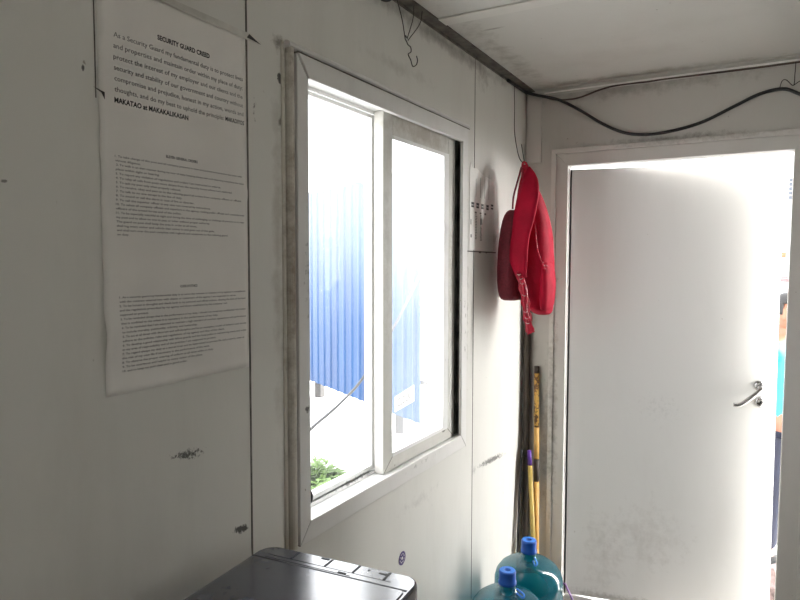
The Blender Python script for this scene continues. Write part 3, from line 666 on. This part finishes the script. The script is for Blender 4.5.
loft(bm, [(.222, 2.60, 1.405, .014, .04), (.226, 2.60, 1.42, .024, .062), (.230, 2.60, 1.50, .026, .07), (.230, 2.60, 1.57, .022, .066), (.226, 2.60, 1.61, .010, .05)], seg=24)
inbag(bm, 'front_pocket', M['red'], 1)
bm = bmesh.new()       # padded back panel, dark mesh
loft(bm, [(.092, 2.58, 1.445, .030, .075), (.086, 2.58, 1.458, .042, .092), (.081, 2.58, 1.52, .046, .096), (.081, 2.58, 1.65, .043, .095), (.084, 2.585, 1.75, .036, .090), (.088, 2.59, 1.80, .028, .078), (.092, 2.595, 1.822, .018, .06)], seg=28, power=3.2)
inbag(bm, 'back_panel', M['red_dark'], 1)
bm = bmesh.new()       # broad shoulder strap lying over the side
ribbon(bm, [(.136, 2.59, 1.985), (.165, 2.545, 1.93), (.168, 2.515, 1.862), (.157, 2.502, 1.78), (.145, 2.497, 1.70), (.140, 2.495, 1.63), (.146, 2.493, 1.58), (.156, 2.496, 1.54)], lambda t: .034 + .066 * math.sin(min(t * 2.2, 1) * PI * .5) - .028 * max(0, min(1, (t - .25) / .3)) - .035 * max(0, t - .75) / .25, .012, (1, 0, .15))
inbag(bm, 'shoulder_strap', M['red'])
bm = bmesh.new()
ribbon(bm, [(.142, 2.488, 1.572), (.156, 2.486, 1.53), (.166, 2.486, 1.485), (.175, 2.49, 1.431), (.182, 2.49, 1.38), (.192, 2.49, 1.335), (.197, 2.49, 1.322)], lambda t: .026 + .010 * math.sin(t * 17) ** 2, .004, (.9, .35, 0))
ribbon(bm, [(.146, 2.480, 1.56), (.166, 2.478, 1.52), (.176, 2.478, 1.47), (.172, 2.484, 1.42), (.186, 2.484, 1.375)], .018, .004, (.8, .5, 0))
wb = inbag(bm, 'strap_webbing', M['red_shiny'])
bm = bmesh.new()
for z, x in ((1.552, .150), (1.535, .158), (1.516, .164), (1.47, .172), (1.405, .178), (1.38, .184), (1.36, .188)):
    tube(bm, [(x - .009, 2.476, z + .005), (x, 2.472, z - .004 + .006 * random.random()), (x + .006, 2.474, z + .007 * random.random())], .0011, 6, 4)
bmesh.ops.translate(bm, vec=-bo, verts=bm.verts); link('pale_lettering', bm, M['pale_print'], wb, smooth=True)
bm = bmesh.new()       # grab loop and bunched tops
ribbon(bm, [(.112, 2.61, 1.93), (.116, 2.60, 1.97), (.118, 2.60, 2.01), (.130, 2.60, 2.012), (.142, 2.60, 1.975), (.158, 2.60, 1.93)], .018, .005, (0, 1, 0))
ribbon(bm, [(.132, 2.575, 2.0), (.142, 2.57, 1.97), (.140, 2.565, 1.93), (.125, 2.56, 1.905)], lambda t: .022 + .008 * math.sin(t * 20), .005, (.8, .5, 0))
inbag(bm, 'grab_loop', M['red_shiny'])
bm = bmesh.new(); tube(bm, [(.125, 2.56, 1.99), (.116, 2.54, 1.93), (.104, 2.53, 1.87), (.100, 2.53, 1.82)], .004, 8); inbag(bm, 'side_cord', M['red_dark'])
bm = bmesh.new(); tube(bm, [(.175, 2.535, 1.82), (.195, 2.53, 1.74), (.205, 2.53, 1.66), (.226, 2.532, 1.60), (.245, 2.55, 1.585)], .0028, 8); tube(bm, [(.228, 2.528, 1.598), (.238, 2.53, 1.575)], .004, 8); inbag(bm, 'zipper', M['red_shiny'])
tag(tubes('hanging_wire', [[(.012, 2.78, 2.392), (.022, 2.76, 2.28), (.045, 2.70, 2.16), (.085, 2.64, 2.05), (.118, 2.605, 2.012), (.124, 2.60, 2.018), (.118, 2.61, 2.03), (.09, 2.66, 2.10)]], .0016, M['wire']), 'thin dark wire from ceiling corner holding up red backpack', 'wire')

# ------------------------------------------------------------------ sticks leaning in the corner
def stick(name, a, b, r, m, label, cat='stick'):
    o = empty(name, (b[0], b[1], 0)); tag(o, label, cat)
    return o
s = stick('broom_handle', None, (.104, 2.90, 0), 0, 0, 'taller yellow stick with dark patterned top, leaning by door frame', 'stick'); so = Vector(s.location)
def lp(t, a=Vector((.073, 2.966, 1.115)), b=Vector((.106, 2.90, .012))): return a + (b - a) * t
for nm, t0, t1, m, r in (('tip', 0, .03, 'dark_stick', .0115), ('patterned_grip', .03, .26, 'patterned', .0125), ('handle', .26, .395, 'yellow', .0125), ('dark_band', .395, .49, 'dark_stick', .0128), ('handle', .49, 1, 'yellow', .0125)):
    tubes(nm, [rel([lp(t0), lp(t1)], so)], r, M[m], s, seg=14, sm=0)
s = stick('mop_handle', None, (.115, 2.84, 0), 0, 0, 'shorter yellow-green stick with purple top, leaning behind water bottle', 'stick'); so = Vector(s.location)
def lq(t, a=Vector((.062, 2.915, .665)), b=Vector((.118, 2.86, .012))): return a + (b - a) * t
tubes('purple_top', [rel([lq(-.085), lq(.02)], so)], .0095, M['purple'], s, seg=14, sm=0)
tubes('handle', [rel([lq(.02), lq(1)], so)], .0105, M['yellow_green'], s, seg=14, sm=0)
tag(tubes('wooden_pole', [[(.026, 2.963, 1.42), (.030, 2.955, .70), (.036, 2.945, .006)]], .0155, M['dark_stick'], seg=12, sm=2), 'tall dark brown pole standing upright in the room corner', 'pole')
tag(tubes('grey_rod', [[(.022, 2.915, .72), (.020, 2.88, .30), (.022, 2.87, .006)]], .006, M['grey_cable'], seg=8, sm=2), 'thin grey rod against left wall beside the dark pole', 'rod')

# ------------------------------------------------------------------ water bottles
def bottle():
    r = empty('water_bottle', (0, 0, 0))
    prof = [(.001, .012), (.07, .010), (.115, .004), (.130, .018), (.135, .05), (.135, .105), (.130, .115), (.130, .125), (.135, .135), (.135, .20), (.1305, .21), (.1305, .222), (.135, .232), (.135, .285), (.1305, .295), (.1305, .305), (.1345, .315), (.134, .345), (.127, .372), (.110, .396), (.085, .414), (.058, .424), (.037, .430), (.0305, .440), (.029, .452), (.029, .470)]
    bm = bmesh.new(); lathe(bm, prof, seg=64); link('body', bm, M['bottle'], r, smooth=True)
    bm = bmesh.new(); lathe(bm, [(.029, .452), (.0325, .453), (.0325, .462), (.0300, .465), (.0300, .490), (.0305, .498), (.028, .502), (.012, .5015), (.0105, .494), (.0005, .493)], seg=40)
    cp = link('cap', bm, M['cap'], r, smooth=True)
    bm = bmesh.new(); ring(bm, .012, .027, .0, .0012, 36); bmesh.ops.transform(bm, matrix=Matrix.Translation((0, 0, .5018)) @ Matrix.Rotation(-PI / 2, 4, 'Y'), verts=bm.verts); link('cap_top', bm, M['cap_light'], cp)
    for k in range(1):
        bm = bmesh.new(); tube(bm, [(.030, -.02, .443), (.05, -.05, .438), (.045, -.058, .430), (.028, -.03, .433)], .0035, 8); link('seal_tab', bm, M['cap_light'], cp, smooth=True)
    return r
b1 = bottle(); b1.location = (.212, 2.45, 0); tag(b1, 'translucent teal water bottle with blue cap, nearer the door and sticks', 'water bottle', 'blue-capped water bottles on the floor')
def copy_tree(o, parent=None):
    c = o.copy(); C.objects.link(c)
    if parent: c.parent = parent
    for ch in list(o.children): copy_tree(ch, c)
    return c
b2 = copy_tree(b1); b2.location = (.226, 2.165, 0); b2.rotation_euler.z = .5
b2['label'] = 'translucent teal water bottle with blue cap, cut by the bottom edge, nearest viewer'
tag(tubes('purple_cord', [[(.28, 2.78, .006), (.245, 2.87, .03), (.222, 2.90, .10), (.235, 2.91, .125), (.262, 2.90, .09), (.31, 2.88, .02), (.36, 2.84, .006)]], .005, M['purple_cord']), 'short purple cord curled up by the door frame base', 'cord')

# ------------------------------------------------------------------ table with the black printer
tb = empty('side_table', (.32, .72, 0)); tag(tb, 'low wooden table under the black printer by left wall', 'table')
boxes('tabletop', [((-.28, -.42, .775), (.28, .42, .80))], M['table'], tb, bevel=.003)
for sx in (-1, 1):
    for sy in (-1, 1): boxes('leg', [((sx * .25 - .02, sy * .39 - .02, 0), (sx * .25 + .02, sy * .39 + .02, .775))], M['table'], tb, bevel=.002)
pr = empty('printer', (.283, .88, .80), math.radians(4.4)); tag(pr, 'black plastic printer with glossy scuffed lid, in front of window wall', 'printer')
def rrect(w, d, r, n=8, y0=None):
    pts = []
    for cx, cy, a0 in ((w - r, d - r, 0), (-w + r, d - r, PI / 2), (-w + r, -d + r, PI), (w - r, -d + r, 1.5 * PI)):
        for k in range(n + 1): t = a0 + PI / 2 * k / n; pts.append((cx + r * math.cos(t), cy + r * math.sin(t)))
    return pts
PW, PD = .180, .178
bm = bmesh.new(); prism(bm, rrect(PW - .006, PD - .006, .03), 'z', 0, .155); link('body', bm, M['black'], pr, bevel=.006)
bm = bmesh.new(); prism(bm, rrect(PW, PD, .036), 'z', .158, .200); lid = link('lid', bm, M['black'], pr, bevel=.005)
# raised scanner cover in front of the groove, rear strip with slots behind it
bm = bmesh.new(); pts = [(-PW + .010, PD - .062), (-PW + .010, -PD + .03), (-PW + .03, -PD + .010), (PW - .03, -PD + .010), (PW - .010, -PD + .03), (PW - .010, PD - .068), (PW - .016, PD - .062)]
prism(bm, pts[::-1], 'z', .199, .2022); link('scanner_cover', bm, M['black'], lid, bevel=.002)
boxes('groove', [((-PW + .004, PD - .0605, .1995), (PW - .008, PD - .0555, .2006))], M['black_groove'], lid)
boxes('rear_strip', [((-PW + .03, PD - .040, .1995), (PW - .05, PD - .039, .2004)), ((-PW + .03, PD - .052, .1995), (-PW + .23, PD - .0505, .2004))], M['black_groove'], lid)
for x in (-.098, -.018, .045, .112): boxes('slot', [((x, PD - .037, .1992), (x + .0045, PD - .006, .2008))], M['black_groove'], lid)
for x, y in ((-.040, PD - .012), (.020, PD - .050), (.095, PD - .020), (.070, PD - .018)): boxes('notch', [((x, y, .1992), (x + .014 * (y != PD - .018) + .004, y + .005, .2008))], M['black_groove'], lid)

# ------------------------------------------------------------------ outside, seen through the window and the door gap
GZ = -.25
bm = bmesh.new(); box(bm, (-14, -8, GZ - .2), (14, 24, GZ)); g_ = link('ground', bm, M['ground']); struct(g_)
struct(boxes('floor_slab', [((-.07, YB - .07, GZ), (XR + .07, YE + .07, -.10))], M['kerb']))
# blue ribbed metal fence, right end nearer the cabin
FA, FB = Vector((-4.6, 6.06, 0)), Vector((-1.075, 4.03, 0)); fd = (FB - FA).normalized(); fn = Vector((fd.y, -fd.x, 0)); FL = (FB - FA).length
fe = empty('metal_fence', (FB.x, FB.y, GZ)); tag(fe, 'blue ribbed sheet metal fence standing outside the window', 'fence'); fo = Vector(fe.location)
bm = bmesh.new(); prof = []
n = int(FL / .145)
for k in range(n):
    for a, h in ((0, 0), (.022, .010), (.045, .010), (.067, 0), (.106, .0)): prof.append((k * .145 + a, h))
bot = []; top = []
for s_, h in prof:
    p = FA + fd * s_ + fn * h - fo
    bot.append(bm.verts.new((p.x, p.y, .455 - GZ))); top.append(bm.verts.new((p.x, p.y, 2.255 - GZ)))
for k in range(len(prof) - 1): bm.faces.new([bot[k], bot[k + 1], top[k + 1], top[k]])
sh = link('ribbed_sheet', bm, M['fence'], fe); so_ = sh.modifiers.new('s', 'SOLIDIFY'); so_.thickness = .002
bm = bmesh.new()
for k in range(n):                    # dark gaps of the top rail between ribs
    a = FA + fd * (k * .145 + .07) - fn * .03 - fo; b = FA + fd * (k * .145 + .142) - fn * .03 - fo
    tube(bm, [(a.x, a.y, 2.265 - GZ), (b.x, b.y, 2.265 - GZ)], .020, 6, 0)
link('top_rail', bm, M['post'], fe)
for t in (.18, .52, .90):
    p = FA + fd * FL * t - fn * .06 - fo; boxes('post', [((p.x - .035, p.y - .035, .55), (p.x + .035, p.y + .035, 2.2 - GZ))], M['post'], fe)
bm = bmesh.new(); a = FA - fn * .02 - fo; b = FB - fn * .02 - fo
for z in (.75, 2.05): tube(bm, [(a.x, a.y, z - GZ), (b.x, b.y, z - GZ)], .018, 6, 0)
link('cross_rail', bm, M['post'], fe)
tag(tubes('outside_cable', [[(-.085, 1.10, .70), (-.35, 1.45, .80), (-.5, 1.85, .915), (-.5, 1.978, .967), (-.5, 2.132, 1.014), (-.5, 2.279, 1.071), (-.5, 2.399, 1.144), (-.5, 2.619, 1.311), (-.5, 2.913, 1.590), (-.45, 3.2, 2.0), (-.03, 3.16, 2.42), (0.0, 3.0, 2.49)]], .006, M['grey_cable']), 'grey cable hanging in a curve outside the window', 'cable')
bm = bmesh.new(); a0 = FA - fn * .14; a1 = FA + fn * .03; b0 = FB - fn * .14; b1_ = FB + fn * .03
prism(bm, [(a0.x, a0.y), (b0.x, b0.y), (b1_.x, b1_.y), (a1.x, a1.y)], 'z', GZ, .30); tag(link('low_wall', bm, M['render'], bevel=.01), 'low pale masonry wall under the blue fence outside', 'wall')
# weeds
wd = []
bm = bmesh.new()
def leaf(bm, p, d, L, wd_):
    d = d.normalized(); s_ = d.cross(Vector((0, 0, 1))).normalized() * wd_; u = Vector((0, 0, 1))
    pts = [(0, 0), (.35, 1), (.7, .7), (1, 0)]
    l = [bm.verts.new(p + d * L * t + s_ * w_ + u * (-.25 * L * t * t)) for t, w_ in pts]
    r_ = [bm.verts.new(p + d * L * t - s_ * w_ + u * (-.25 * L * t * t + .002)) for t, w_ in pts[1:3]]
    bm.faces.new([l[0], l[1], l[2], l[3], r_[1], r_[0]])
def weed(cx, cy, R, n_, hgt, label):
    bm = bmesh.new(); stm = bmesh.new()
    for _ in range(n_):
        a = random.random() * 2 * PI; rr = R * math.sqrt(random.random()); x = rr * math.cos(a); y = rr * math.sin(a); h = hgt * (.4 + .6 * random.random()) * (1 - .5 * rr / R)
        tube(stm, [(x * .7, y * .7, 0), (x, y, h)], .0025, 4, 0)
        for k in range(7):
            t = random.random() * .8 + .2; leaf(bm, Vector((x * (.7 + .3 * t), y * (.7 + .3 * t), h * t)), Vector((math.cos(a + random.uniform(-2, 2)), math.sin(a + random.uniform(-2, 2)), random.uniform(.1, .9))), random.uniform(.05, .11), random.uniform(.012, .024))
    e_ = empty('weed_plant', (cx, cy, GZ)); tag(e_, label, 'plant', 'green weeds outside the window')
    link('stems', stm, M['leaf_green'], e_); link('foliage', bm, M['leaf_green'], e_)
weed(-1.86, 3.90, .20, 90, .24, 'green weed clump outside the window, nearest the sill')
weed(-2.20, 4.26, .22, 90, .26, 'green weed clump outside the window, beyond the nearest one')

# neighbouring white house seen through the door gap
hs = empty('house', (1.8, 9.0, GZ)); tag(hs, 'white rendered house far behind the half-open door', 'house')
boxes('facade', [((-1.3, 0, 0), (3.2, 3, 4.3))], M['render'], hs)
wn = boxes('window', [((-.60, -.06, 2.59), (-.37, -.01, 2.87))], M['sash_white'], hs)
boxes('louvres', [((-.585, -.08, 2.605 + k * .052), (-.385, -.06, 2.642 + k * .052)) for k in range(5)], M['louvre'], wn)
wn = boxes('window', [((-.545, -.05, 2.14), (-.39, -.01, 2.44))], M['sash_white'], hs)
boxes('grille', [((-.535, -.07, 2.15 + k * .098), (-.47, -.05, 2.23 + k * .098)) for k in range(3)] + [((-.462, -.07, 2.15 + k * .098), (-.40, -.05, 2.23 + k * .098)) for k in range(3)], M['louvre'], wn)
for x in (-.645, -.555): boxes('orange_plaque', [((x, -.03, 1.92), (x + .055, 0, 1.985))], M['orange'], hs)
boxes('pink_plaque', [((-.655, -.03, 1.63), (-.52, 0, 1.665))], M['pink'], hs)
boxes('pink_plaque', [((-.655, -.03, 1.68), (-.56, 0, 1.70))], M['pink'], hs)

# rubble by the doorway
for i, (x, y, r_, lb) in enumerate(((1.10, 3.72, .11, 'grey-pink stone on the rubble heap, uppermost of the heap'), (1.02, 3.58, .095, 'grey-pink stone on the rubble heap, nearest the door'), (1.23, 3.66, .095, 'grey-pink stone on the rubble heap, right of the others'), (1.07, 3.84, .095, 'grey-pink stone on the rubble heap, furthest from the door'))):
    bm = bmesh.new(); bmesh.ops.create_icosphere(bm, subdivisions=3, radius=r_)
    for v in bm.verts:
        c = v.co; k = 1 + .18 * math.sin(c.x * 40 + i) * math.sin(c.y * 33 + 2 * i) + .10 * math.sin(c.z * 70 + i); v.co = Vector((c.x * k, c.y * k, c.z * k * (.9 if i == 0 else .8)))
    o = link('rubble_stone', bm, M['stone'], smooth=False); o.location = (x, y, GZ + (.225 if i == 0 else r_ * .74)); tag(o, lb, 'stone', 'rubble stones outside the door')

# ------------------------------------------------------------------ person standing outside
def skinfig(name, verts, edges, m, parent, lvl=2, root=0):
    me = bpy.data.meshes.new(name); me.from_pydata([v[:3] for v in verts], edges, []); o = bpy.data.objects.new(name, me); C.objects.link(o); o.parent = parent
    md = o.modifiers.new('skin', 'SKIN'); md.use_smooth_shade = True
    for i, v in enumerate(verts):
        s_ = me.skin_vertices[0].data[i]; r_ = v[3]; s_.radius = r_ if isinstance(r_, tuple) else (r_, r_); s_.use_root = (i == root)
    ss = o.modifiers.new('sub', 'SUBSURF'); ss.levels = ss.render_levels = lvl
    me.materials.append(m); return o
pe = empty('person', (1.12, 4.50, GZ), math.radians(58)); tag(pe, 'person in light blue shirt, lanyard and navy trousers standing outside door', 'person')
# local: facing -y (towards the cabin), z up, 1.65 m tall
V = [(0, 0, .90, (.13, .10)), (0, 0, 1.08, (.125, .095)), (0, .01, 1.26, (.15, .105)), (0, .01, 1.36, (.12, .085)), (0, .005, 1.43, .052), (0, 0, 1.49, .050),
     (.16, .01, 1.345, .056), (.23, .02, 1.10, .043), (.22, .07, .88, .032), (.215, .09, .80, .030),
     (-.16, .01, 1.345, .056), (-.23, .02, 1.10, .043), (-.22, .07, .88, .032), (-.215, .09, .80, .030),
     (.09, 0, .82, .088), (.10, -.01, .48, .058), (.105, .02, .10, .040), (.105, -.03, .045, .038), (.110, -.14, .035, .034),
     (-.09, 0, .82, .088), (-.10, -.01, .48, .058), (-.105, .02, .10, .040), (-.105, -.03, .045, .038), (-.110, -.14, .035, .034)]
Ed = [(0, 1), (1, 2), (2, 3), (3, 4), (4, 5), (3, 6), (6, 7), (7, 8), (8, 9), (3, 10), (10, 11), (11, 12), (12, 13), (0, 14), (14, 15), (15, 16), (16, 17), (17, 18), (0, 19), (19, 20), (20, 21), (21, 22), (22, 23)]
skinfig('body', V, Ed, M['skin'], pe)
bm = bmesh.new(); bmesh.ops.create_uvsphere(bm, u_segments=32, v_segments=24, radius=1)     # head with brow, nose, chin, ears
for v in bm.verts:
    x, y, z = v.co; nx, ny, nz = x * .074, y * .092, z * .112
    if z < 0: nx *= 1 - .28 * (-z) ** 1.4; ny *= 1 - .12 * (-z)
    if y < -.3: ny -= .022 * math.exp(-((x / .16) ** 2)) * math.exp(-(((z + .12) / .17) ** 2)); ny += .007 * math.exp(-((z - .08) / .10) ** 2) * math.exp(-((abs(x) - .38) / .16) ** 2); ny -= .006 * math.exp(-((z + .48) / .08) ** 2) * math.exp(-(x / .3) ** 2)
    if abs(x) > .93 and abs(z) < .28: nx *= 1.16
    v.co = (nx, ny - .012, nz + 1.555)
hd_ = link('head', bm, M['skin'], pe, smooth=True)
for s_ in (-1, 1):
    bm = bmesh.new(); bmesh.ops.create_uvsphere(bm, u_segments=12, v_segments=8, radius=.010, matrix=Matrix.Translation((s_ * .030, -.088, 1.565)))
    link('eye', bm, M['hair'], hd_, smooth=True)
bm = bmesh.new(); tube(bm, [(-.024, -.094, 1.500), (0, -.102, 1.498), (.024, -.094, 1.500)], .004, 6); link('mouth', bm, mat('lips', (.3, .08, .07), .5), hd_, smooth=True)
bm = bmesh.new(); bmesh.ops.create_uvsphere(bm, u_segments=32, v_segments=20, radius=1)
for v in list(bm.verts):
    if v.co.z < -.25 or (v.co.y < -.35 and v.co.z < .48): bm.verts.remove(v)
for v in bm.verts: v.co = (v.co.x * .082, v.co.y * .102 - .006, v.co.z * .108 + 1.567)
hr = link('hair', bm, M['hair'], pe, smooth=True); q = hr.modifiers.new('s', 'SOLIDIFY'); q.thickness = .010; q.offset = 0
SV = [(0, 0, .76, (.160, .130)), (0, 0, 1.08, (.155, .12)), (0, .01, 1.26, (.172, .125)), (0, .01, 1.36, (.13, .095)), (0, .005, 1.415, .066), (.165, .01, 1.34, .075), (.232, .02, 1.10, .058), (-.165, .01, 1.34, .075), (-.232, .02, 1.10, .058), (.222, .07, .86, .046), (-.222, .07, .86, .046)]
skinfig('shirt', SV, [(0, 1), (1, 2), (2, 3), (3, 4), (3, 5), (5, 6), (3, 7), (7, 8), (6, 9), (8, 10)], M['shirt'], pe)
skinfig('trousers', [(0, 0, .90, (.155, .12)), (.09, 0, .80, .105), (.10, -.01, .48, .076), (.105, .02, .12, .062), (-.09, 0, .80, .105), (-.10, -.01, .48, .076), (-.105, .02, .12, .062)], [(0, 1), (1, 2), (2, 3), (0, 4), (4, 5), (5, 6)], M['pants'], pe)
for s_ in (-1, 1):
    bm = bmesh.new(); loft(bm, [(s_ * .108, -.06, .0, .046, .125), (s_ * .108, -.06, .03, .050, .130), (s_ * .107, -.05, .065, .045, .11), (s_ * .106, -.01, .10, .042, .055)], seg=20); link('shoe', bm, M['rubber'], pe, smooth=True)
    for k in range(5):      # four fingers and a thumb curling a little
        bx_ = s_ * .215 + (k - 1.5) * .017 if k < 4 else s_ * .215 - s_ * .03
        L_ = (.068, .078, .074, .058, .05)[k]
        if k < 4: vv = [(bx_ * .0 + s_ * .215 + (k - 1.5) * .012, +.095, .785, .011), (bx_, .088, .745, .0095), (bx_, .078, .745 - L_ * .5, .008), (bx_, .064, .745 - L_, .0065)]
        else: vv = [(s_ * .20, .08, .79, .012), (s_ * .183, .062, .765, .010), (s_ * .176, .05, .735, .008)]
        skinfig('finger', vv, [(i, i + 1) for i in range(len(vv) - 1)], M['skin'], pe, 1)
    skinfig('palm', [(s_ * .215, .09, .81, (.028, .020)), (s_ * .215, .092, .755, (.036, .014))], [(0, 1)], M['skin'], pe, 2)
tubes('lanyard', [[(-.055, -.06, 1.42), (-.07, -.115, 1.34), (-.05, -.145, 1.22), (-.01, -.140, 1.08)], [(.055, -.06, 1.42), (.07, -.115, 1.34), (.045, -.145, 1.22), (0, -.140, 1.08)]], .005, M['lanyard'], pe)
